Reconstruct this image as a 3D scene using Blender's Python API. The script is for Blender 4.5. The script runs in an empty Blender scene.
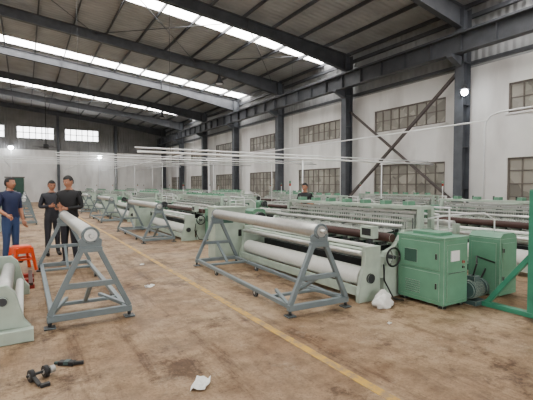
import bpy, bmesh, math, random
from mathutils import Vector, Matrix
random.seed(7)
S=bpy.context.scene

# ---------------- materials ----------------
def mat(name,c,rough=0.6,metal=0.0,var=0.12,scale=6.0,emit=None,es=0.0,bump=0.0,spec=0.4):
    m=bpy.data.materials.new(name); m.use_nodes=True
    nt=m.node_tree; b=nt.nodes['Principled BSDF']
    b.inputs['Roughness'].default_value=rough; b.inputs['Metallic'].default_value=metal
    b.inputs['Specular IOR Level'].default_value=spec
    tc=nt.nodes.new('ShaderNodeTexCoord'); n=nt.nodes.new('ShaderNodeTexNoise')
    n.inputs['Scale'].default_value=scale; n.inputs['Detail'].default_value=5
    nt.links.new(tc.outputs['Object'],n.inputs['Vector'])
    r=nt.nodes.new('ShaderNodeValToRGB')
    lo=[max(0,x*(1-var)) for x in c]; hi=[min(1,x*(1+var)) for x in c]
    r.color_ramp.elements[0].position=.3; r.color_ramp.elements[1].position=.7
    r.color_ramp.elements[0].color=(*lo,1); r.color_ramp.elements[1].color=(*hi,1)
    nt.links.new(n.outputs['Fac'],r.inputs['Fac']); nt.links.new(r.outputs['Color'],b.inputs['Base Color'])
    if bump:
        bp=nt.nodes.new('ShaderNodeBump'); bp.inputs['Strength'].default_value=bump
        nt.links.new(n.outputs['Fac'],bp.inputs['Height']); nt.links.new(bp.outputs['Normal'],b.inputs['Normal'])
    if emit:
        b.inputs['Emission Color'].default_value=(*emit,1); b.inputs['Emission Strength'].default_value=es
    return m
def srgb(r,g,b):
    f=lambda v:((v/255+.055)/1.055)**2.4 if v>10 else v/255/12.92
    return (f(r),f(g),f(b))

M={}
M['pg']=mat('pale_green_paint',srgb(170,184,170),.45)
M['gn']=mat('machine_green_paint',srgb(98,146,120),.42,var=.08)
M['gd']=mat('dark_green_paint',srgb(52,84,72),.45)
M['tl']=mat('teal_paint',srgb(56,130,104),.45)
M['st']=mat('steel_roller',srgb(184,184,180),.34,.5,var=.1,scale=20)
M['hd']=mat('heald_frame_steel',srgb(92,94,96),.45,.4)
M['gf']=mat('stand_grey_paint',srgb(110,122,126),.42,var=.1)
M['wh']=mat('white_cloth_roll',srgb(222,223,218),.8,var=.05,scale=30)
M['dk']=mat('black_rubber',srgb(28,28,30),.5)
M['dg']=mat('dark_grey_metal',srgb(55,57,60),.5,.3)
M['br']=mat('brown_takeup_roller',srgb(62,38,32),.6)
M['rd']=mat('red_paint',srgb(150,40,30),.5)
M['yn']=mat('warp_yarn',srgb(225,225,220),.8,scale=60)
M['mo']=mat('motor_paint',srgb(62,84,84),.45)
M['wp']=mat('white_pipe_paint',srgb(232,233,234),.4,var=.04)
M['fr']=mat('steel_frame_dark',srgb(72,74,79),.55,.05,var=.2,scale=3)
M['ru']=mat('weathered_brace',srgb(86,78,76),.7,.1)
M['col']=mat('column_paint',srgb(80,83,89),.5,.05,var=.18,scale=3)
M['pl']=mat('orange_plastic',srgb(225,75,28),.35,var=.04)
M['pp']=mat('paper_white',srgb(230,230,225),.9,var=.03)

def corr(name,c,axis,sc,rough=.6,var=.15,strength=.5):
    m=mat(name,c,rough,.0,var,1.2)
    nt=m.node_tree; b=nt.nodes['Principled BSDF']
    tc=nt.nodes.new('ShaderNodeTexCoord'); w=nt.nodes.new('ShaderNodeTexWave')
    w.bands_direction=axis; w.inputs['Scale'].default_value=sc
    nt.links.new(tc.outputs['Object'],w.inputs['Vector'])
    bp=nt.nodes.new('ShaderNodeBump'); bp.inputs['Strength'].default_value=strength; bp.inputs['Distance'].default_value=.05
    nt.links.new(w.outputs['Fac'],bp.inputs['Height']); nt.links.new(bp.outputs['Normal'],b.inputs['Normal'])
    return m
M['roof']=corr('roof_sheet_metal',srgb(158,158,160),'Y',1.2)
M['side']=corr('wall_sheet_metal',srgb(150,151,153),'Y',1.2)
M['sidex']=corr('gable_sheet_metal',srgb(126,125,125),'X',1.2)
M['sky']=mat('translucent_skylight',srgb(240,240,240),.5,emit=(1,.975,.935),es=20.0)
M['glow']=mat('daylit_window_glass',srgb(235,235,238),.3,emit=(.97,.98,1.0),es=7)
M['lamp']=mat('lamp_glass',(1,1,1),.3,emit=(.92,.97,1.0),es=60)
M['wf']=mat('window_frame_paint',srgb(108,100,94),.6)

def wallmat():
    m=mat('white_painted_masonry',srgb(228,226,224),.8,var=.05,scale=1.1)
    nt=m.node_tree; b=nt.nodes['Principled BSDF']
    src=b.inputs['Base Color'].links[0].from_socket
    tc=nt.nodes.new('ShaderNodeTexCoord'); n=nt.nodes.new('ShaderNodeTexNoise'); n.inputs['Scale'].default_value=.7; n.inputs['Detail'].default_value=8
    mp=nt.nodes.new('ShaderNodeMapping'); mp.inputs['Scale'].default_value=(1.5,1.5,.4)
    nt.links.new(tc.outputs['Object'],mp.inputs['Vector']); nt.links.new(mp.outputs['Vector'],n.inputs['Vector'])
    r=nt.nodes.new('ShaderNodeValToRGB'); r.color_ramp.elements[0].position=.35; r.color_ramp.elements[1].position=.55
    r.color_ramp.elements[0].color=(.72,.70,.69,1)
    mx=nt.nodes.new('ShaderNodeMix'); mx.data_type='RGBA'; mx.blend_type='MULTIPLY'; mx.inputs[0].default_value=.8
    nt.links.new(n.outputs['Fac'],r.inputs['Fac']); nt.links.new(src,mx.inputs[6]); nt.links.new(r.outputs['Color'],mx.inputs[7])
    nt.links.new(mx.outputs[2],b.inputs['Base Color'])
    return m
M['wall']=wallmat()
def glassmat():
    m=bpy.data.materials.new('mottled_window_glass'); m.use_nodes=True  # opaque panes, grey-beige tones varied by random cells
    nt=m.node_tree; b=nt.nodes['Principled BSDF']; b.inputs['Roughness'].default_value=.3
    tc=nt.nodes.new('ShaderNodeTexCoord'); n=nt.nodes.new('ShaderNodeTexVoronoi'); n.inputs['Scale'].default_value=2.2
    nt.links.new(tc.outputs['Object'],n.inputs['Vector'])
    r=nt.nodes.new('ShaderNodeValToRGB')
    r.color_ramp.elements[0].color=(*srgb(112,108,102),1); r.color_ramp.elements[1].color=(*srgb(175,170,158),1)
    nt.links.new(n.outputs['Color'],r.inputs['Fac']); nt.links.new(r.outputs['Color'],b.inputs['Base Color'])
    return m
M['gl']=glassmat()
def floormat():
    m=bpy.data.materials.new('dusty_concrete'); m.use_nodes=True
    nt=m.node_tree; b=nt.nodes['Principled BSDF']
    tc=nt.nodes.new('ShaderNodeTexCoord')
    def noise(s,d,ro=.6,sc=(1,1,1),off=(0,0,0)):
        n=nt.nodes.new('ShaderNodeTexNoise'); n.inputs['Scale'].default_value=s; n.inputs['Detail'].default_value=d; n.inputs['Roughness'].default_value=ro
        mp=nt.nodes.new('ShaderNodeMapping'); mp.inputs['Scale'].default_value=sc; mp.inputs['Location'].default_value=off
        nt.links.new(tc.outputs['Object'],mp.inputs['Vector']); nt.links.new(mp.outputs['Vector'],n.inputs['Vector']); return n
    def ramp(n,p0,c0,p1,c1):
        r=nt.nodes.new('ShaderNodeValToRGB'); e=r.color_ramp.elements
        e[0].position=p0;e[0].color=(*c0,1);e[1].position=p1;e[1].color=(*c1,1)
        nt.links.new(n.outputs['Fac'],r.inputs['Fac']); return r
    def mix(a,bb,t,f):
        x=nt.nodes.new('ShaderNodeMix'); x.data_type='RGBA'; x.blend_type=t; x.inputs[0].default_value=f
        nt.links.new(a,x.inputs[6]); nt.links.new(bb,x.inputs[7]); return x.outputs[2]
    a=ramp(noise(.5,8,.65),.38,srgb(140,112,84),.62,srgb(178,154,124))
    c=ramp(noise(3.0,9,.75),.40,srgb(165,152,138),.58,(1,1,1))
    d=ramp(noise(45,6,.7),.36,srgb(180,174,166),.5,(1,1,1))
    e=ramp(noise(1.0,14,.8,off=(3,5,0)),.40,srgb(134,112,90),.47,(1,1,1))
    g=ramp(noise(1.8,12,.78,(1.7,.22,1)),.38,srgb(155,136,118),.48,(1,1,1))
    sp=ramp(noise(14,4,.6,off=(7,1,0)),.27,srgb(70,60,52),.32,(1,1,1))
    lt=ramp(noise(2.2,12,.8,off=(1,9,0)),.56,(0,0,0),.68,(1,1,1))
    o=mix(a.outputs['Color'],c.outputs['Color'],'MULTIPLY',.7)
    o=mix(o,d.outputs['Color'],'MULTIPLY',.6)
    o=mix(o,e.outputs['Color'],'MULTIPLY',.8)
    o=mix(o,g.outputs['Color'],'MULTIPLY',.7)
    o=mix(o,sp.outputs['Color'],'MULTIPLY',.6)
    x=nt.nodes.new('ShaderNodeMix'); x.data_type='RGBA'; x.blend_type='MIX'
    mm=nt.nodes.new('ShaderNodeMath'); mm.operation='MULTIPLY'; mm.inputs[1].default_value=.35
    nt.links.new(lt.outputs['Color'],mm.inputs[0]); nt.links.new(mm.outputs[0],x.inputs[0])
    nt.links.new(o,x.inputs[6]); x.inputs[7].default_value=(*srgb(190,174,152),1); o=x.outputs[2]
    nt.links.new(o,b.inputs['Base Color'])
    rr=ramp(noise(1.3,6),.3,(.5,.5,.5),.7,(.8,.8,.8)); nt.links.new(rr.outputs['Color'],b.inputs['Roughness'])
    b.inputs['Specular IOR Level'].default_value=.3
    bp=nt.nodes.new('ShaderNodeBump'); bp.inputs['Strength'].default_value=.12
    nt.links.new(noise(25,6).outputs['Fac'],bp.inputs['Height']); nt.links.new(bp.outputs['Normal'],b.inputs['Normal'])
    return m
M['floor']=floormat()
def linemat():
    m=bpy.data.materials.new('worn_yellow_paint'); m.use_nodes=True
    nt=m.node_tree; b=nt.nodes['Principled BSDF']; b.inputs['Roughness'].default_value=.6
    tc=nt.nodes.new('ShaderNodeTexCoord'); n=nt.nodes.new('ShaderNodeTexNoise'); n.inputs['Scale'].default_value=7; n.inputs['Detail'].default_value=9; n.inputs['Roughness'].default_value=.75
    nt.links.new(tc.outputs['Object'],n.inputs['Vector'])
    r=nt.nodes.new('ShaderNodeValToRGB'); r.color_ramp.elements[0].position=.42; r.color_ramp.elements[1].position=.55
    r.color_ramp.elements[0].color=(*srgb(144,118,86),1); r.color_ramp.elements[1].color=(*srgb(192,150,52),1)
    nt.links.new(n.outputs['Fac'],r.inputs['Fac']); nt.links.new(r.outputs['Color'],b.inputs['Base Color'])
    return m
M['yl']=linemat()

# ---------------- mesh builder ----------------
class P:
    def __init__(s): s.v=[];s.f=[];s.m=[];s.sm=[];s.keys=[]
    def k(s,m):
        if m not in s.keys: s.keys.append(m)
        return s.keys.index(m)
    def add(s,vs,fs,m,sm=False):
        o=len(s.v); s.v+= [tuple(v) for v in vs]; i=s.k(m)
        for j,f in enumerate(fs):
            s.f.append([a+o for a in f]); s.m.append(i); s.sm.append(sm if isinstance(sm,bool) else sm[j])
    def box(s,x0,x1,y0,y1,z0,z1,m):
        x0,x1=sorted((x0,x1));y0,y1=sorted((y0,y1));z0,z1=sorted((z0,z1))
        vs=[(x,y,z) for z in(z0,z1) for y in(y0,y1) for x in(x0,x1)]
        s.add(vs,[(0,2,3,1),(4,5,7,6),(0,1,5,4),(2,6,7,3),(0,4,6,2),(1,3,7,5)],m)
    def bar(s,p,q,w,h,m,up=(0,0,1)):
        p=Vector(p);q=Vector(q);d=(q-p).normalized();u=Vector(up)
        if abs(d.dot(u))>.98:u=Vector((0,1,0))
        r=d.cross(u).normalized();t=r.cross(d).normalized()
        vs=[c+r*a*w/2+t*b*h/2 for c in(p,q) for b in(-1,1) for a in(-1,1)]
        s.add(vs,[(0,2,3,1),(4,5,7,6),(0,1,5,4),(2,6,7,3),(0,4,6,2),(1,3,7,5)],m)
    def tube(s,pts,rs,m,n=12,cap=True,caps_round=False):
        pts=[Vector(p) for p in pts]
        if not hasattr(rs,'__len__'): rs=[rs]*len(pts)
        pts=list(pts);rs=list(rs)
        if caps_round:
            d=(pts[-1]-pts[-2]).normalized(); r=rs[-1]
            pts.append(pts[-1]+d*r*.6);rs.append(r*.75); pts.append(pts[-1]+d*r*.35);rs.append(r*.25)
        vs=[];fs=[];sm=[]
        ref=None
        for i,p in enumerate(pts):
            if i==0:d=pts[1]-pts[0]
            elif i==len(pts)-1:d=pts[-1]-pts[-2]
            else:d=(pts[i+1]-pts[i]).normalized()+(pts[i]-pts[i-1]).normalized()
            d.normalize()
            if ref is None:
                ref=Vector((0,0,1)) if abs(d.z)<.9 else Vector((1,0,0))
            a=(ref-d*ref.dot(d)).normalized(); b=d.cross(a); ref=a
            for j in range(n):
                t=2*math.pi*j/n; vs.append(p+(a*math.cos(t)+b*math.sin(t))*rs[i])
        for i in range(len(pts)-1):
            for j in range(n):
                k=(j+1)%n; fs.append((i*n+j,i*n+k,(i+1)*n+k,(i+1)*n+j)); sm.append(True)
        if cap:
            fs.append(tuple(reversed(range(n)))); sm.append(False)
            o=(len(pts)-1)*n; fs.append(tuple(range(o,o+n))); sm.append(False)
        s.add(vs,fs,m,sm)
    def cyl(s,p,q,r,m,n=20): s.tube([p,q],r,m,n)
    def ring(s,c,ax,R,r,m,n=24,k=8):
        c=Vector(c);ax=Vector(ax).normalized();a=ax.orthogonal().normalized();b=ax.cross(a)
        vs=[];fs=[]
        for i in range(n):
            t=2*math.pi*i/n; dr=a*math.cos(t)+b*math.sin(t)
            for j in range(k):
                u=2*math.pi*j/k; vs.append(c+dr*(R+r*math.cos(u))+ax*r*math.sin(u))
        for i in range(n):
            for j in range(k):
                fs.append((i*k+j,((i+1)%n)*k+j,((i+1)%n)*k+(j+1)%k,i*k+(j+1)%k))
        s.add(vs,fs,m,True)
    def prism(s,poly,y0,y1,m):   # poly in xz
        n=len(poly); vs=[(x,y0,z) for x,z in poly]+[(x,y1,z) for x,z in poly]
        fs=[tuple(range(n)),tuple(reversed(range(n,2*n)))]+[(i,i+n,(i+1)%n+n,(i+1)%n) for i in range(n)]
        s.add(vs,fs,m)
    def ell(s,c,r,m,nu=16,nv=10,fn=None):
        vs=[];fs=[]
        for i in range(nv+1):
            th=math.pi*i/nv
            for j in range(nu):
                ph=2*math.pi*j/nu
                d=Vector((math.sin(th)*math.cos(ph),math.sin(th)*math.sin(ph),math.cos(th)))
                p=Vector((d.x*r[0],d.y*r[1],d.z*r[2]))
                if fn:p=fn(p,d)
                vs.append(Vector(c)+p)
        for i in range(nv):
            for j in range(nu):
                k=(j+1)%nu; fs.append((i*nu+j,(i+1)*nu+j,(i+1)*nu+k,i*nu+k))
        s.add(vs,fs,m,True)
    def mesh(s,name,bevel=0):
        me=bpy.data.meshes.new(name); me.from_pydata(s.v,[],s.f)
        for k in s.keys: me.materials.append(M[k])
        for i,p in enumerate(me.polygons): p.material_index=s.m[i]; p.use_smooth=s.sm[i]
        bm=bmesh.new(); bm.from_mesh(me)
        bmesh.ops.recalc_face_normals(bm,faces=bm.faces)
        if bevel:
            es=[e for e in bm.edges if len(e.link_faces)==2 and e.calc_face_angle(0)>1.0]
            bmesh.ops.bevel(bm,geom=es,offset=bevel,segments=1,affect='EDGES',clamp_overlap=True)
        bm.to_mesh(me); bm.free()
        return me
    def obj(s,name,loc=(0,0,0),rz=0,bevel=0):
        return inst(name,s.mesh(name,bevel),loc,rz)
def inst(name,me,loc=(0,0,0),rz=0,sx=1):
    o=bpy.data.objects.new(name,me); o.location=loc; o.rotation_euler=(0,0,rz); o.scale=(sx,1,1)
    S.collection.objects.link(o); return o

# ---------------- hall ----------------
XR=14.0; XL=-22.0; YF=-12.0; YB=46.0; RID=-4.0; EAVE=8.1; SL=.1
COLX=13.55
cols=[8.8+6.05*k for k in range(-3,7)]
def rz_(x): return EAVE+SL*(XR-x) if x>=RID else EAVE+SL*(x-XL)
p=P(); p.box(XL-.3,XR+.3,YF-.3,YB+.3,-.2,0,'floor'); p.obj('floor')
p=P(); p.box(2.29,2.38,YF+1,YB-4,0,.003,'yl'); p.obj('floor_marking_line')

def sidewall(name,xi,xo):
    p=P(); bays=[(cols[i],cols[i+1]) for i in range(len(cols)-1)]
    ops=[]
    for a,b in bays:
        c=(a+b)/2-.2; ops.append((c-1.85,c+1.85))
    for z0,z1 in ((0,.8),(2.56,4.06),(5.06,5.9)): p.box(xi,xo,YF,YB,z0,z1,'wall')
    for z0,z1 in ((.8,2.56),(4.06,5.06)):
        y=YF
        for a,b in ops:
            p.box(xi,xo,y,a,z0,z1,'wall'); y=b
        p.box(xi,xo,y,YB,z0,z1,'wall')
    p.box(xi,xo,YF,YB,5.9,EAVE+.05,'side')
    p.obj(name)
    return ops
ops=sidewall('wall_right',XR,XR+.25)
sidewall('wall_left',XL,XL-.25)
def window(name,x,a,b,z0,z1,nx,nz,sgn):
    p=P(); t=.06
    xx=x+sgn*.08
    for (c,d) in ((a,a+t),(b-t,b)): p.box(xx-.04,xx+.04,c,d,z0,z1,'wf')
    for (c,d) in ((z0,z0+t),(z1-t,z1)): p.box(xx-.04,xx+.04,a,b,c,d,'wf')
    for i in range(1,nx):
        y=a+(b-a)*i/nx; p.box(xx-.03,xx+.03,y-.02,y+.02,z0,z1,'wf')
    for i in range(1,nz):
        z=z0+(z1-z0)*i/nz; p.box(xx-.025,xx+.025,a,b,z-.018,z+.018,'wf')
    p.box(xx+sgn*.005,xx+sgn*.015,a,b,z0,z1,'gl')
    p.box(x-sgn*.05,x+sgn*.1,a-.08,b+.08,z0-.06,z0,'wall')
    p.obj(name)
n=1
for a,b in ops:
    window('window_%d'%n,XR,a,b,.8,2.56,8,4,1); n+=1
    window('window_%d'%n,XR,a,b,4.06,5.06,8,2,1); n+=1
    window('window_%d'%n,XL,a,b,.8,2.56,8,4,-1); n+=1
    window('window_%d'%n,XL,a,b,4.06,5.06,8,2,-1); n+=1
p=P(); 
wins=[(-.6+4.2*i,2.6+4.2*i) for i in range(-5,2)]
wins=[w for w in wins if w[0]>XL+.5 and w[1]<XR-.5]
WZ0,WZ1=6.3,7.45
p.box(XL,XR,YB,YB+.25,0,5.2,'wall'); p.box(XL,XR,YB,YB+.25,5.2,WZ0,'sidex')
x=XL
for a,b in wins: p.box(x,a,YB,YB+.25,WZ0,WZ1,'sidex'); x=b
p.box(x,XR,YB,YB+.25,WZ0,WZ1,'sidex')
p.prism([(XL,WZ1),(XR,WZ1),(XR,EAVE),(RID,rz_(RID)),(XL,EAVE)],YB,YB+.25,'sidex')
p.obj('wall_back')
for a,b in wins:
    q=P()
    for k in range(7):
        xx=a+(b-a)*k/6; q.box(xx-.035,xx+.035,YB+.02,YB+.1,WZ0,WZ1,'wf')
    for z in (WZ0,(WZ0+WZ1)/2,WZ1): q.box(a,b,YB+.02,YB+.1,z-.03,z+.03,'wf')
    q.box(a,b,YB+.1,YB+.12,WZ0,WZ1,'glow'); q.obj('window_%d'%n); n+=1
q=P(); q.box(-1.6,-.1,YB-.06,YB-.01,0,2.4,'gd'); q.box(-1.7,0,YB-.06,YB-.01,2.4,2.5,'wf'); q.box(-.86,-.84,YB-.08,YB-.05,0,2.4,'dk'); q.obj('door_1')
for x in (-16,-10,-4,2.95,8.5):
    q=P(); q.box(x-.12,x+.12,YB-.3,YB-.28,0,rz_(x)-.05,'col'); q.box(x-.12,x+.12,YB-.04,YB-.02,0,rz_(x)-.05,'col'); q.box(x-.01,x+.01,YB-.28,YB-.04,0,rz_(x)-.05,'col'); q.obj('gable_post')
p=P(); p.box(XL,-8,YF-.25,YF,0,5,'wall'); p.box(4,XR,YF-.25,YF,0,5,'wall'); p.box(XL,XR,YF-.25,YF,5,EAVE,'sidex')
p.prism([(XL,EAVE),(XR,EAVE),(RID,rz_(RID))],YF-.25,YF,'sidex'); p.obj('wall_front')

# roof
strips=[-3.6,6.4,16.5,26.15,36.3]; SW=.58
p=P(); sk=P()
def slab(P_,y0,y1,m,t=.06,dz=0):
    for xa,xb in ((RID,XR+.3),(XL-.3,RID)):
        za,zb=(rz_(xa)+dz, (EAVE+SL*(XR-xb) if xb>0 else rz_(xb))+dz)
        if xa<XL: za=EAVE-.03+dz
        P_.prism([(xa,za),(xb,zb),(xb,zb+t),(xa,za+t)],y0,y1,m)
y=YF-.3
for s_ in strips:
    slab(p,y,s_-SW,'roof'); slab(sk,s_-SW,s_+SW,'sky'); y=s_+SW
slab(p,y,YB+.3,'roof')
p.obj('ceiling'); sk.obj('roof_skylight')
p=P()
xs=[XR-.3-1.45*i for i in range(13)]
for x in xs:
    for xx in (x,2*RID-x):
        z=rz_(xx)-.01
        p.box(xx-.008,xx+.008,YF+.05,YB-.05,z-.17,z,'fr'); p.box(xx-.05,xx+.0,YF+.05,YB-.05,z-.17,z-.155,'fr')
p.obj('roof_purlin')
def Ibar(p,pts_top,pts_bot,y,fw,m,t=.02):
    p.prism(pts_top+pts_bot[::-1],y-.008,y+.008,m)
    for pts,sg in ((pts_top,-1),(pts_bot,1)):
        for a,b in zip(pts[:-1],pts[1:]):
            p.prism([(a[0],a[1]),(b[0],b[1]),(b[0],b[1]+sg*t),(a[0],a[1]+sg*t)],y-fw/2,y+fw/2,m)
for c in cols:
    p=P()
    bot=[(XL+.3,EAVE-.95),(XL+5,EAVE+.5-.65),(RID,rz_(RID)-.62),(XR-5,EAVE+.5-.65),(XR-.3,EAVE-.95)]
    top=[(XL+.3,rz_(XL+.3)-.18),(XL+5,rz_(XL+5)-.18),(RID,rz_(RID)-.18),(XR-5,rz_(XR-5)-.18),(XR-.3,rz_(XR-.3)-.18)]
    Ibar(p,top,bot,c,.22,'fr')
    for x in (XL+6,XL+12,RID,XR-12,XR-6):
        p.box(x-.012,x+.012,c-.11,c+.11,rz_(x)-.63,rz_(x)-.18,'fr')
    p.obj('roof_rafter')
    for sx,X in ((1,COLX),(-1,2*RID-COLX)):
        p=P(); 
        H=EAVE-.2
        p.box(X-.22,X-.2,c-.17,c+.17,0,H,'col'); p.box(X+.2,X+.22,c-.17,c+.17,0,H,'col')
        p.box(X-.2,X+.2,c-.012,c+.012,0,H,'col'); p.box(X-.32,X+.32,c-.28,c+.28,0,.04,'col')
        for z in (1.5,3,4.5,6): p.box(X-.2,X+.2,c-.15,c+.15,z,z+.015,'col')
        xa=X-sx*.22; xb=X-sx*.8
        p.prism([(xa,5.85),(xb,6.1),(xb,6.2),(xa,6.2)],c-.1,c+.1,'col')
        p.obj('steel_column')
for sx,X in ((1,13.0),(-1,-21.0)):
    p=P(); a,b=YF+.05,YB-.35
    p.box(X-.15,X+.15,a,b,6.2,6.23,'fr'); p.box(X-.2,X+.2,a,b,6.82,6.86,'fr'); p.box(X-.01,X+.01,a,b,6.23,6.82,'fr')
    p.box(X-.03,X+.03,a,b,6.86,6.96,'fr')
    y=a
    while y<b:
        p.box(X-.14,X+.14,y,y+.012,6.23,6.82,'fr'); y+=1.2
    p.obj('crane_runway_beam')
p=P()
for z,w in ((7.6,.14),(5.95,.12)):
    p.box(COLX+.23,COLX+.35,YF+.05,YB-.05,z,z+w,'fr')
p.obj('eave_strut')
p=P()
for a,b in ((cols[4],cols[5]),(cols[7],cols[8])):
    for x in (XR-1,XR-6,XR-11):
        p.cyl((x,a,rz_(x)-.3),(x-5,b,rz_(x-5)-.3),.018,'fr',6); p.cyl((x-5,a,rz_(x-5)-.3),(x,b,rz_(x)-.3),.018,'fr',6)
p.obj('roof_cross_brace')
p=P(); a,b=cols[3],cols[4]; X=COLX-.05
p.bar((X,a+.17,5.7),(X,b-.17,1.0),.11,.1,'ru'); p.bar((X+.12,b-.17,5.2),(X+.12,a+.17,.9),.1,.08,'ru')
p.obj('column_cross_brace')
p=P(); c=cols[3]-1.05
p.tube([(13.2,c,.0),(13.2,c,3.5),(13.2,c-.05,3.75),(13.2,c-.2,3.92),(13.2,c-.5,4.0),(13.2,c-7,4.0)],.03,'wp',10)
p.obj('conduit_pipe')

def walllamp(loc):
    p=P(); x,y,z=loc
    p.tube([(x+.35,y+.35,z-.1),(x+.15,y+.2,z+.22),(x,y,z+.24)],.02,'dg',8)
    p.tube([(x,y,z+.26),(x,y,z+.15),(x,y,z+.08)],[.05,.09,.15],'dg',16)
    p.ell((x,y,z),(.11,.11,.12),'lamp',16,10)
    p.obj('column_floodlight')
walllamp((12.9,8.3,4.8))
def backlamp(x,z):
    p=P(); y=YB-.6
    p.box(x-.04,x+.04,YB-.35,YB-.27,0,z+.35,'wp'); p.bar((x,YB-.3,z+.3),(x,y,z+.3),.04,.04,'dg')
    p.tube([(x,y,z+.3),(x,y,z+.2)],[.08,.26],'dg',16); p.ell((x,y,z+.08),(.22,.22,.2),'lamp',12,8); p.obj('pole_floodlight')
backlamp(6.8,4.6); backlamp(-1.1,5.2)
def pendant(x,y,L,r=.25):
    p=P(); z=rz_(x)-.18
    p.cyl((x,y,z),(x,y,z-L),.012,'dk',6); p.tube([(x,y,z-L+.05),(x,y,z-L-.2),(x,y,z-L-.5)],[.06,.1,r],'dg',16); p.ell((x,y,z-L-.5),(r*.8,r*.8,.05),'wp',12,6)
    p.obj('pendant_lamp')
pendant(5.2,9.2,.4); pendant(9.5,20.9,.5); pendant(9.8,33,.6); pendant(-9,20.9,.6)
p=P(); p.cyl((1.35,33,rz_(1.35)-.6),(1.35,33,4.6),.03,'dk',8); p.cyl((1.35,33,4.6),(1.35,33,4.3),.18,'dg',16)
for t in range(4):
    an=t*math.pi/2+.4; p.bar((1.35,33,4.42),(1.35+.9*math.cos(an),33+.9*math.sin(an),4.40),.16,.015,'dk')
p.obj('ceiling_fan')

p=P()
for y,z,xa in ((9.75,2.42,2.3),(16.9,2.75,1.0),(24.1,3.0,-2.5),(31.3,3.3,-6),(38.6,3.5,-9)):
    p.cyl((xa,y,z),(13.3,y,z),.028,'wp',8); p.cyl((xa,y+.25,z+.12),(13.3,y+.25,z+.12),.02,'wp',8)
    for x in (7.15,10.5):
        p.cyl((x,y,0),(x,y,z+.0),.018,'wp',8); p.bar((x,y-.05,z-.04),(x,y+.32,z+.08),.03,.03,'wp')
        p.cyl((x,y,0),(x,y,.02),.07,'wp',12)
    p.cyl((xa+.8,y,z),(xa+.8,y,rz_(xa+.8)-.02),.005,'dg',6)
for x,z,ya in ((6.75,3.15,16),(10.3,3.3,6),(-1.2,3.4,24),(3.4,3.2,24)):
    p.cyl((x,ya,z),(x,44,z),.022,'wp',8)
    for y in (14.85,20.9,26.95,33,39.05):
        if y>ya: p.cyl((x,y,z),(x,y,rz_(x)-.6),.004,'dg',6)
p.obj('overhead_piping')  # air pipes and cable conduits joined in one mesh

# ---------------- warp beam stand ----------------
def stand_mesh():
    p=P(); L=3.55; c='gf'
    for y in (0,L):
        p.box(-.46,.46,y-.035,y+.035,.07,.14,c)
        for sx in (-1,1):
            p.bar((sx*.43,y,.14),(sx*.09,y,.87),.06,.06,c,up=(0,1,0))
        p.box(-.3,.3,y-.03,y+.03,.42,.48,c)
        p.box(-.13,.13,y-.04,y+.04,.83,.89,c)
        p.prism([(-.12,.87),(.12,.87),(.13,.97),(.09,1.0),(.05,.95),(-.05,.95),(-.09,1.0),(-.13,.97)],y-.02,y+.02,c)
        for sx in (-1,1):
            p.box(sx*.43-.06,sx*.43+.06,y-.06,y+.06,0.0,.02,'dg'); p.cyl((sx*.43,y,.02),(sx*.43,y,.08),.02,'dg',8)
    for sx in (-1,1):
        p.box(sx*.40-.03,sx*.40+.03,.035,L-.035,.08,.135,c)
        p.bar((sx*.42,.06,.13),(sx*.2,.75,.13),.045,.045,c)
    p.bar((.0,.0,.45),(0,.55,.12),.045,.045,c); p.bar((0,L,.45),(0,L-.55,.12),.045,.045,c)
    p.box(-.4,.4,.53,.59,.09,.13,c); p.box(-.4,.4,L-.59,L-.53,.09,.13,c)
    for y in (1.0,L-1.0):
        for sx in (-1,1):
            p.cyl((sx*.4-.02,y,.06),(sx*.4+.02,y,.06),.06,'dg',16); p.cyl((sx*.4-.022,y,.06),(sx*.4+.022,y,.06),.03,'st',12)
    z=1.03
    p.cyl((0,-.02,z),(0,L+.02,z),.088,'st',32)
    p.cyl((0,-.05,z),(0,-.02,z),.1,'gf',32); p.cyl((0,L+.02,z),(0,L+.05,z),.1,'gf',32)
    p.cyl((0,-.055,z),(0,-.045,z),.075,'st',24)
    p.cyl((0,-.14,z),(0,L+.09,z),.028,'st',16)
    for a in range(6):
        t=a*math.pi/3; p.cyl((.085*math.cos(t),-.06,z+.085*math.sin(t)),(.085*math.cos(t),-.04,z+.085*math.sin(t)),.009,'dg',8)
    return p.mesh('warp_beam_stand',.006)
SM=stand_mesh()
inst('warp_beam_stand',SM,(3.18,3.98,0),math.radians(-2.8))
inst('warp_beam_stand',SM,(.64,5.05,0),math.radians(0))
for k in range(1,6): inst('warp_beam_stand',SM,(3.22,4.02+7.2*k,0),0)
for k in range(2,6): inst('warp_beam_stand',SM,(-.05,4.6+7.2*k,0),0)

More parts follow.
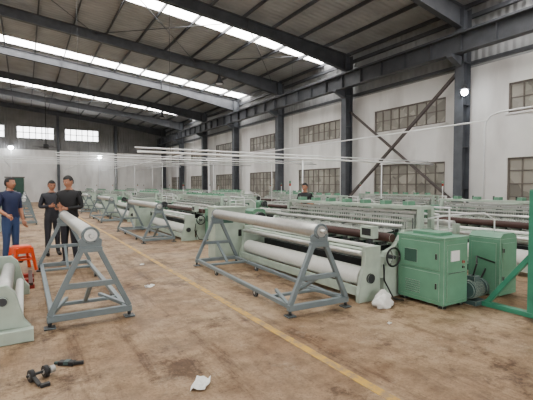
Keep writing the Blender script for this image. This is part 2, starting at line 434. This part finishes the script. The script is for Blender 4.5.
# ---------------- loom ----------------
def loom_mesh():
    p=P(); L=3.6
    for y0 in (0,L-.07):
        y1=y0+.07
        p.prism([(0,0),(.44,0),(.44,.07),(.40,.1),(.40,.76),(.12,.76),(.1,.5),(.0,.12)],y0,y1,'pg')
        p.prism([(.46,0),(2.35,0),(2.35,.08),(2.2,.12),(2.15,.72),(1.75,.78),(1.55,.95),(.9,.95),(.68,.72),(.5,.66)],y0,y1,'pg')
        p.box(.4,.5,y0,y1,.3,.6,'pg')
        p.cyl((.2,y0-.03,.32),(.2,y1+.03,.32),.07,'dg',16)
        p.cyl((.8,y0-.02,.86-.1),(.8,y1+.02,.76),.06,'gn',16)
        for xx,zz,r in ((1.2,.45,.1),(1.65,.4,.16),(2.0,.55,.12)):
            p.cyl((xx,y0-.02,zz),(xx,y1+.02,zz),r,'gn',20)
        p.box(1.25,1.33,y0,y1,.95,1.24,'pg'); p.box(1.5,1.58,y0,y1,.9,1.24,'pg')
        p.box(2.14,2.24,y0,y1,.6,.98,'pg')
    a,b=.07,L-.07
    p.cyl((.2,a+.04,.32),(.2,b-.04,.32),.135,'wh',32); p.cyl((.2,a,.32),(.2,b,.32),.035,'st')
    p.box(.03,.09,a,b,.08,.2,'pg')
    p.cyl((.1,a,.66),(.1,b,.66),.035,'st',16); p.box(.2,.34,a,b,.6,.7,'pg')
    p.cyl((.34,a,.74),(.34,b,.74),.03,'wh',16)
    p.cyl((.52,a,.56),(.52,b,.56),.05,'st',16)
    p.cyl((.72,a,.84),(.72,b,.84),.065,'br',24); p.cyl((.93,a,.99),(.93,b,.99),.03,'st',16)
    p.box(.6,.68,a,b,.35,.47,'dg')
    p.box(1.02,1.16,a,b,.8,.9,'gd'); p.box(1.02,1.05,a,b,1.06,1.09,'st')
    p.box(1.0,1.55,a,b,.28,.56,'dg')
    for i in range(6): 
        y=.3+.58*i; p.cyl((.86,y,.62),(.86,y+.08,.62),.09,'dk',16); p.box(.72,.86,y,y+.05,.5,.7,'dg')
    p.cyl((.86,a,.62),(.86,b,.62),.025,'st',12)
    for i in range(72):
        y=a+.03+(b-a-.06)*i/71; p.box(1.03,1.04,y-.006,y+.006,.9,1.06,'hd')
    for i in range(12):
        y=a+.15+(b-a-.3)*i/11
        p.box(.78,1.1,y-.012,y+.012,.72,.78,'pg'); p.bar((1.1,y,.8),(1.25,y,.3),.03,.05,'gd')
        p.box(.9,.98,y-.03,y+.03,.9,.95,'dg')
    for f in range(5):
        x=1.24+.055*f; dz=.03*((f%2)*2-1)
        p.box(x,x+.012,a+.05,b-.05,1.14+dz,1.18+dz,'st'); p.box(x,x+.012,a+.05,b-.05,.62+dz,.66+dz,'hd')
        for i in range(9):
            y=a+.06+(b-a-.14)*i/8; p.box(x,x+.012,y,y+.02,.66+dz,1.14+dz,'hd')
        for i in range(60):
            y=a+.08+(b-a-.18)*i/59; p.box(x+.004,x+.008,y,y+.004,.66+dz,1.14+dz,'hd')
    p.box(1.27,1.56,a-.07,b+.07,1.24,1.29,'pg')
    for i in range(7):
        y=.35+i*.48; p.box(1.32,1.5,y-.05,y+.05,1.29,1.36,'gn'); p.cyl((1.41,y+.1,1.29),(1.41,y+.1,1.38),.02,'dk',8)
    p.cyl((1.8,a,1.14),(1.8,b,1.14),.018,'wp',8); p.cyl((2.1,a,1.24),(2.1,b,1.24),.016,'wp',8)
    for y in (a+.03,L/2,b-.03): p.cyl((1.8,y,.76),(1.8,y,1.14),.014,'wp',8); p.cyl((2.1,y,.72),(2.1,y,1.24),.014,'wp',8)
    nth=120
    for i in range(nth):
        y=a+.15+(b-a-.3)*i/(nth-1)
        p.bar((1.54,y,1.02+.04*(i%2)),(2.18,y,1.03),.008,.008,'yn'); p.bar((.74,y,.905),(1.24,y,.97+.03*(i%2)),.008,.008,'yn')
        p.bar((2.22,y,.97),(2.12,y,.58),.006,.006,'yn')
    p.cyl((2.18,a,.98),(2.18,b,.98),.05,'st',16)
    p.cyl((1.95,a+.08,.5),(1.95,b-.08,.5),.2,'yn',32)
    for y in (a+.05,L/2-.02,b-.08): p.cyl((1.95,y,.5),(1.95,y+.03,.5),.31,'dg',32)
    p.cyl((1.95,a,.5),(1.95,b,.5),.05,'st')
    p.box(.9,1.0,a,b,.14,.26,'pg'); p.box(1.6,1.7,a,b,.14,.24,'pg')
    p.box(.45,.9,a,a+.3,.5,.62,'pg')
    p.cyl((1.3,L-.04,1.29),(1.3,L-.04,1.6),.012,'wp',8); p.cyl((1.3,L-.04,1.6),(1.3,L-.04,1.66),.022,'rd',10); p.cyl((1.3,L-.04,1.66),(1.3,L-.04,1.72),.022,'gn',10)
    p.box(.5,.62,.25,.5,.82,1.0,'pg'); p.box(.495,.5,.28,.47,.86,.97,'dk'); p.cyl((.56,.37,.66),(.56,.37,.84),.02,'dg',8)
    g='gn'; x0,x1,y0,y1=.70,1.20,-.79,-.06
    p.box(x0,x1,y0,y1,.05,.9,g); p.box(x0-.015,x1+.015,y0-.015,y1+.015,.9,.935,g)
    for xx in (x0+.03,x1-.1):
        for yy in (y0+.03,y1-.1): p.box(xx,xx+.07,yy,yy+.07,0,.05,'dk')
    p.box(x0-.012,x0,y0+.06,y1-.06,.1,.46,g); p.box(x0-.012,x0,y0+.06,y1-.06,.5,.86,g)
    p.box(x0-.02,x0-.01,y0+.09,y0+.12,.25,.33,'dk'); p.box(x0-.02,x0-.01,y0+.09,y0+.12,.64,.72,'dk')
    p.box(x0-.018,x0-.008,y1-.33,y1-.12,.56,.74,'gd')
    for i in range(6): p.box(x0-.018,x0-.008,y1-.38,y1-.14,.15+.03*i,.162+.03*i,'gd')
    p.box(x0+.05,x1-.05,y0-.012,y0,.1,.84,g); p.box(x0+.12,x0+.3,y0-.02,y0-.01,.62,.76,'wp')
    p.box(x0+.08,x1-.08,y0-.02,y0-.012,.46,.475,'gd'); p.cyl((x1-.12,y0-.03,.6),(x1-.12,y0,.6),.022,'rd',12); p.cyl((x1-.12,y0-.03,.53),(x1-.12,y0,.53),.018,'dk',12)
    p.box(x0+.12,x1-.12,y0+.15,y1-.15,.935,.98,g)
    p.box(x1,1.44,y0+.25,y1,.42,.88,g); p.box(x1+.03,1.41,y0+.24,y0+.25,.46,.84,'gd')
    p.box(.8,1.3,-.07,.0,.2,.85,'gd')
    mx0,mx1,my,mz=1.21,1.50,-.78,.2
    p.box(mx0+.02,mx1-.02,my-.12,my+.12,0,.06,'mo')
    p.cyl((mx0,my,mz),(mx1,my,mz),.105,'mo',24)
    for i in range(9): p.cyl((mx0+.02+.025*i,my,mz),(mx0+.028+.025*i,my,mz),.125,'mo',24)
    p.cyl((mx1,my,mz),(mx1+.05,my,mz),.12,'mo',24); p.box(mx0+.08,mx0+.2,my-.06,my+.06,mz+.1,mz+.18,'mo')
    p.tube([(mx0+.14,my,mz+.17),(mx0+.14,my-.05,mz+.35),(mx0+.3,my+.05,mz+.42),(mx0+.67,my,mz+.3)],.012,'dk',8)
    x0,x1,y0,y1=1.88,2.32,-.85,-.38
    p.box(x0,x1,y0,y1,.03,.84,g); p.prism([(x0,.84),(x1,.84),(x1,.86),(x1-.08,.92),(x0+.08,.92),(x0,.86)],y0,y1,g)
    p.box(x0-.012,x0,y0+.05,y1-.05,.1,.78,g); p.box(x0+.05,x1-.05,y0-.012,y0,.1,.78,g)
    for z in (.25,.65): p.box(x0+.04,x0+.08,y0-.025,y0-.01,z,z+.06,'dk')
    p.tube([(x0+.2,y0+.2,.92),(x0+.2,y0+.2,1.1),(x0+.1,y0+.3,1.2),(1.5,-.2,1.15),(1.42,0.0,1.1)],.012,'wp',8)
    p.tube([(x0,y0+.2,.4),(x0-.15,y0+.25,.12),(x0-.3,y0+.35,.03),(1.5,-.3,.2)],.014,'dk',8)
    p.box(x0+.1,x1-.1,y1,-.0,.3,.4,'gd')
    p.ring((.55,-.1,.6),(0,1,0),.13,.014,'dk'); p.cyl((.55,-.12,.6),(.55,0,.6),.03,'dg')
    for t in range(3):
        an=t*2.094; p.cyl((.55,-.1,.6),(.55+.13*math.cos(an),-.1,.6+.13*math.sin(an)),.01,'dk',6)
    p.tube([(.42,-.04,.5),(.35,-.12,.3),(.45,-.2,.05),(.6,-.25,.02)],.012,'dk',8)
    c0=L+.26
    p.box(-.42,.3,c0,c0+.38,.04,1.12,'pg'); p.box(-.44,.32,c0-.02,c0+.4,1.12,1.15,'pg')
    p.box(-.38,.26,c0-.012,c0,.12,1.05,'pg'); p.box(.12,.2,c0-.02,c0-.01,.5,.65,'dk')
    p.box(-.3,.0,c0-.02,c0-.01,.8,.95,'gd')
    for xx in (-.4,.22): p.box(xx,xx+.06,c0+.02,c0+.36,0,.04,'dk')
    p.box(.3,.7,L+.26,L+.36,.15,.25,'pg'); p.box(.6,1.5,L,L+.35,.1,.8,'gn'); 
    p.cyl((1.75,L,.6),(1.75,L+.1,.6),.22,'dg',28); p.cyl((.62,L+.1,.9),(.62,L+.22,.9),.12,'dg',20); p.box(.6,.66,L,L+.1,.7,.9,'dg')
    return p.mesh('weaving_loom',.005)
LM=loom_mesh()
for k in range(6):
    Y=3.97+7.2*k
    if Y<41: inst('weaving_loom',LM,(3.87,Y,0))
    inst('weaving_loom',LM,(7.45,2.6+7.2*k,0)); inst('weaving_loom',LM,(10.75,1.6+7.2*k,0))
for k in range(1,6): inst('weaving_loom',LM,(-1.15,5.3+7.2*k,0),0,-1)
for k in range(0,6): inst('weaving_loom',LM,(-5.2,1.6+7.2*k,0),0,-1)

def winder():
    p=P(); L=2.0
    for y0 in (0,L):
        p.prism([(0,0),(0,.12),(-.06,.2),(-.14,.5),(-.22,.58),(-.7,.58),(-.78,.5),(-.8,.2),(-1.0,.1),(-1.0,0)],y0,y0+.09,'pg')
        p.cyl((-.25,y0-.03,.42),(-.25,y0+.12,.42),.05,'dg',16)
    p.box(-.42,0.02,-.12,-.01,0,.13,'pg')
    p.cyl((-.25,.1,.42),(-.25,L,.42),.075,'st',24); p.cyl((-.12,.1,.2),(-.12,L,.2),.05,'wh',20)
    p.cyl((-.55,.1,.45),(-.55,L,.45),.12,'wh',28); p.box(-.5,-.4,.09,L,.08,.16,'pg'); p.box(-.72,-.66,.09,L,.3,.4,'pg')
    return p
winder().obj('cloth_winding_frame',(.03,4.85,0),0,.006)
p=P(); p.box(-.03,.03,0,1.1,.06,.1,'br'); p.box(.2,.26,0,1.1,.06,.1,'br')
for y in (.05,.5,.95): p.box(-.08,.28,y,y+.09,0,.06,'rd')
p.obj('steel_skid',(-.18,7.15,0),0)

p=P()
p.box(-.04,.04,-.04,.04,0,1.55,'tl'); p.box(-.05,.05,-1.3,.6,0,.06,'tl')
p.bar((0,.55,.05),(0,.02,.75),.06,.06,'tl'); p.bar((0,-.65,.05),(0,-.02,.75),.06,.06,'tl')
p.box(-.03,.03,-1.3,-1.24,0,1.55,'tl'); p.box(-.035,.035,-1.3,.04,1.5,1.56,'tl')
p.cyl((-.1,-.6,1.6),(.1,-.6,1.6),.05,'dg')
p.obj('green_steel_frame',(5.26,2.46,0),0,.004)  # green posts and braces, side support of a neighbouring machine

def stool():
    p=P(); h=.47
    n=24
    def sq(t,r):
        c,s_=math.cos(t),math.sin(t); e=.5
        return (r*math.copysign(abs(c)**e,c),r*math.copysign(abs(s_)**e,s_))
    vs=[];fs=[]
    lev=[(.135,h),(.15,h-.01),(.155,h-.05),(.15,h-.05)]
    for r,z in lev: vs+=[(*sq(2*math.pi*i/n,r),z) for i in range(n)]
    for k in range(3):
        for i in range(n): fs.append((k*n+i,k*n+(i+1)%n,(k+1)*n+(i+1)%n,(k+1)*n+i))
    fs.append(tuple(range(n))); p.add(vs,fs,'pl',True)
    for sx in (-1,1):
        for sy in (-1,1):
            p.prism([(sx*.21,0),(sx*.17,0),(sx*.10,h-.03),(sx*.145,h-.03)],sy*.17-.02+0,sy*.17+.02,'pl')
            p.bar((sx*.19,sy*.19,0),(sx*.125,sy*.125,h-.03),.045,.045,'pl')
    p.box(-.16,.16,-.17,-.15,.2,.24,'pl');p.box(-.16,.16,.15,.17,.2,.24,'pl');p.box(-.17,-.15,-.16,.16,.2,.24,'pl');p.box(.15,.17,-.16,.16,.2,.24,'pl')
    for sx in (-1,1): p.box(-.14,.14,sx*.145-.008,sx*.145+.008,.33,.44,'pl'); p.box(sx*.145-.008,sx*.145+.008,-.14,.14,.33,.44,'pl')
    return p
stool().obj('plastic_stool',(-.08,8.9,0),.3,.003)

p=P()
for dx in (0,.11):
    p.cyl((dx,0,.05),(dx+.035,0,.05),.05,'dk',24); p.cyl((dx-.004,0,.05),(dx+.039,0,.05),.022,'st',16)
p.bar((-.02,0,.055),(.17,0,.055),.02,.02,'dg'); p.bar((.02,0,.06),(.02,-.16,.02),.03,.02,'dk'); p.bar((.02,-.16,.015),(.09,-.17,.015),.04,.025,'dk'); p.cyl((.16,0,.05),(.2,.0,.05),.03,'st',16)
p.obj('caster_bracket',(.0,3.74,0),.35,.002)
p=P(); p.box(-.08,.06,-.03,.03,0,.035,'dk'); p.bar((.05,0,.018),(.13,.03,.015),.035,.025,'dk'); p.cyl((-.08,0,.018),(-.12,-.01,.018),.014,'mo',10); p.box(-.03,.02,-.032,.032,.01,.04,'mo')
p.obj('air_blow_gun',(.30,3.94,0),-.6,.003)
def scrap(name,loc,s,seed,rz=0,h=.25,m='pp'):
    random.seed(seed); p=P(); n=5; vs=[];fs=[]
    for i in range(n):
        for j in range(n):
            e=random.uniform(-.08,.08)
            vs.append(((i/(n-1)-.5+e)*s,(j/(n-1)-.5+e)*s*.6,.002+random.random()*h*s))
    for i in range(n-1):
        for j in range(n-1): fs.append((i*n+j,(i+1)*n+j,(i+1)*n+j+1,i*n+j+1))
    k=len(vs); vs2=vs+[(a,b,c+.002) for a,b,c in vs]; fs+= [tuple(x+k for x in f[::-1]) for f in fs]
    p.add(vs2,fs,m); p.obj(name,loc,rz)
scrap('paper_scrap',(1.18,2.98,0),.2,1,.9,.15)
scrap('paper_scrap',(1.66,6.35,0),.14,2,.1)
scrap('paper_scrap',(2.0,8.2,0),.1,3,.9); scrap('paper_scrap',(3.6,3.2,0),.06,4,.2)
p=P()
def lump(pp,d):
    k=1+.22*math.sin(6*d.y+4*d.z)*math.cos(5*d.x)+.12*math.sin(13*d.x+9*d.z)
    up=max(0,d.z)
    return Vector((pp.x*k*(1-.45*up),pp.y*k*(1-.4*up),max(-.05,pp.z*(1+.3*math.sin(5*d.x+4*d.y)))))
p.ell((0,0,.05),(.17,.12,.14),'pp',28,18,lump); p.obj('cloth_bag',(4.06,3.72,0),.4)

# ---------------- people ----------------
def skinmat(n,c): M[n]=mat(n,c,.6,var=.05,scale=15)
skinmat('skin',srgb(176,124,98)); skinmat('hair',srgb(18,16,16)); skinmat('navy',srgb(28,38,72)); skinmat('jeans',srgb(46,68,108))
skinmat('blackcloth',srgb(20,21,25)); skinmat('darkpants',srgb(38,40,48)); skinmat('shoe',srgb(26,24,24)); skinmat('lip',srgb(130,70,62)); skinmat('eyew',srgb(205,200,195)); skinmat('greycloth',srgb(40,42,50))
def person(name,loc,rz,arms,legs=None,shirt='navy',pants='jeans',short=True,head_yaw=0,head_tilt=0,H=1.74,wide=1.12):
    J=[((0,0,.93),.125),((0,-.005,1.06),.115),((0,0,1.23),.135),((0,.01,1.37),.12),((0,.015,1.475),.058),((0,-.005,1.56),.05)]
    E=[(0,1),(1,2),(2,3),(3,4),(4,5)]; kind=['t','t','t','t','n']
    for s_,(el,wr) in zip((-1,1),arms):
        b=len(J); J+=[((s_*.175,.01,1.405),.064),(el,.045),(wr,.029)]
        E+=[(3,b),(b,b+1),(b+1,b+2)]; kind+=['t','ua','fa']
    legs=legs or [((-.1,-.01,.5),(-.11,.03,.09)),((.1,-.01,.5),(.12,.02,.09))]
    for s_,(kn,an) in zip((-1,1),legs):
        b=len(J); J+=[((s_*.088,0,.85),.092),(kn,.062),(an,.043),((an[0]*1.05,an[1]-.06,.05),.043),((an[0]*1.15,an[1]-.17,.04),.036)]
        E+=[(0,b),(b,b+1),(b+1,b+2),(b+2,b+3),(b+3,b+4)]; kind+=['l','l','l','s','s']
    me=bpy.data.meshes.new('t'); me.from_pydata([j[0] for j in J],E,[])
    ob=bpy.data.objects.new('t',me); S.collection.objects.link(ob)
    ob.modifiers.new('skin','SKIN'); sd=ob.modifiers.new('sub','SUBSURF'); sd.levels=2; sd.render_levels=2
    for i,(c,r) in enumerate(J): me.skin_vertices[0].data[i].radius=(r*1.12,r*1.12); me.skin_vertices[0].data[i].use_root=(i==0)
    dg=bpy.context.evaluated_depsgraph_get(); dg.update()
    ev=ob.evaluated_get(dg).to_mesh()
    vs=[v.co.copy() for v in ev.vertices]; fs=[tuple(q.vertices) for q in ev.polygons]
    ob.evaluated_get(dg).to_mesh_clear(); bpy.data.objects.remove(ob)
    def near(c):
        best=None
        for e,kd in zip(E,kind):
            a=Vector(J[e[0]][0]);b=Vector(J[e[1]][0]); t=max(0,min(1,(c-a).dot(b-a)/(b-a).length_squared))
            r=J[e[0]][1]*(1-t)+J[e[1]][1]*t; dd=(c-a-(b-a)*t).length-r
            if best is None or dd<best[0]: best=(dd,kd,t)
        return best
    nv=[]
    for v in vs:
        k=near(v)
        if k[1]=='t' and abs(v.x)<.19: v=Vector((v.x*wide,v.y*.84,v.z))
        nv.append(v)
    p=P()
    groups={}
    for f in fs:
        c=sum((vs[i] for i in f),Vector())/len(f); k=near(c)
        if k[1]=='t': m=pants if c.z<.93 else shirt
        elif k[1]=='n': m='skin' if k[2]>.2 else shirt
        elif k[1]=='ua': m=shirt
        elif k[1]=='fa': m=('skin' if (short or k[2]>.93) else shirt)
        elif k[1]=='l': m=pants if c.z<.95 else shirt
        else: m='shoe'
        groups.setdefault(m,[]).append(f)
    p.v+=[tuple(v) for v in nv]
    for m,ff in groups.items():
        i=p.k(m)
        for f in ff: p.f.append(list(f)); p.m.append(i); p.sm.append(True)
    p.ring((0,.012,1.475),(0,-.25,1),.062,.012,shirt,20,6)
    for (el,wr),s_ in zip(arms,(-1,1)):
        w=Vector(wr); d=(w-Vector(el)).normalized()
        side=Vector((0,-1,0))-d*Vector((0,-1,0)).dot(d) if abs(d.z)>.7 else Vector((0,0,1))-d*d.z
        side.normalize(); nrm=d.cross(side)*(-s_)
        p.tube([w-d*.01,w+d*.03,w+d*.07,w+d*.095],[.026,.034,.037,.03],'skin',10)
        for i,(off,ln) in enumerate(((.027,.07),(.009,.08),(-.009,.074),(-.026,.058))):
            b=w+d*.085+side*off; q1=b+d*ln*.45+nrm*.008; q2=q1+d*ln*.3+nrm*.018; q3=q2+d*ln*.2+nrm*.02
            p.tube([b,q1,q2,q3],[.010,.0095,.009,.007],'skin',8,caps_round=True)
        b=w+d*.03+side*.028; q1=b+d*.03+side*.025; q2=q1+d*.03+side*.008+nrm*.008
        p.tube([b,q1,q2],[.012,.011,.008],'skin',8,caps_round=True)
    hd=P()
    def hf(q,d):
        x,y,z=q
        if d.z<0: x*=1-.28*(-d.z)**1.3; y=y*(1-.12*(-d.z))-.012*(-d.z)
        g=math.exp(-((x/.013)**2)-(((z+.015)/.024)**2)) if d.y<0 else 0
        y-=.022*g
        for sx in (-1,1):
            g=math.exp(-(((x-sx*.03)/.016)**2)-(((z-.008)/.012)**2)) if d.y<0 else 0
            y+=.008*g
        g=math.exp(-((x/.025)**2)-(((z+.095)/.02)**2)) if d.y<0 else 0
        y-=.010*g
        return Vector((x,y,z))
    hd.ell((0,0,0),(.076,.096,.118),'skin',40,32,hf)
    tmp=P(); tmp.ell((0,.006,.01),(.087,.106,.124),'hair',32,24)
    keep=[]
    for f in tmp.f:
        c=sum((Vector(tmp.v[i]) for i in f),Vector())/len(f)
        if c.z>.066 or (c.y>=-.03 and c.z>.03) or (c.y>.02 and c.z>-.055): keep.append(f)
    hd.add(tmp.v,keep,'hair',True)
    for sx in (-1,1):
        hd.ell((sx*.03,-.083,.008),(.012,.009,.006),'eyew',10,8); hd.ell((sx*.03,-.0905,.008),(.0065,.003,.006),'hair',8,6)
        hd.bar((sx*.017,-.093,.028),(sx*.043,-.086,.028),.006,.007,'hair')
        hd.ell((sx*.077,.01,-.002),(.01,.018,.03),'skin',10,8)
    hd.ell((0,-.092,-.052),(.022,.007,.006),'lip',10,6)
    R=Matrix.Rotation(head_yaw,3,'Z')@Matrix.Rotation(head_tilt,3,'X')
    p.add([R@Vector(v)+Vector((0,-.015,1.635)) for v in hd.v],[],'skin')
    o=len(p.v)-len(hd.v)
    for f,mi,sm in zip(hd.f,hd.m,hd.sm):
        p.f.append([a+o for a in f]); p.m.append(p.k(hd.keys[mi])); p.sm.append(sm)
    ob=p.obj(name,loc,rz); ob.scale=(H/1.75,)*3
    return ob
relaxed=[((-.25,.03,1.12),(-.26,-.06,.88)),((.25,.03,1.12),(.26,-.06,.88))]
chestL=[((-.25,.02,1.14),(-.08,-.2,1.17)),((.25,.02,1.14),(.07,-.22,1.12))]
one=[((-.25,.04,1.12),(-.20,-.17,1.0)),((.25,.04,1.12),(.25,-.05,.87))]
person('standing_man',(-.27,9.75,0),math.radians(40),one,shirt='navy',pants='jeans',short=True,head_yaw=.3,H=1.77,wide=1.2)
person('standing_man',(.76,9.02,0),math.radians(-35),chestL,shirt='blackcloth',pants='darkpants',short=False,head_yaw=-.3,head_tilt=.3,H=1.8,wide=1.25)
person('standing_man',(.52,10.4,0),math.radians(10),chestL,shirt='greycloth',pants='darkpants',short=False,head_tilt=.25,H=1.72)
person('standing_man',(6.68,9.0,0),math.radians(-60),chestL,shirt='blackcloth',pants='darkpants',short=True,head_tilt=.2,H=1.68)

# ---------------- world / camera ----------------
w=bpy.data.worlds.new('World'); S.world=w; w.use_nodes=True
w.node_tree.nodes['Background'].inputs[0].default_value=(1,.985,.96,1); w.node_tree.nodes['Background'].inputs[1].default_value=8.0

cam=bpy.data.cameras.new('camera'); cam.sensor_width=36; cam.lens=36*400/533; cam.clip_end=300
co=bpy.data.objects.new('camera',cam); co.location=(0,0,1.6); co.rotation_euler=(math.radians(88),0,math.radians(-31.1))
S.collection.objects.link(co); S.camera=co
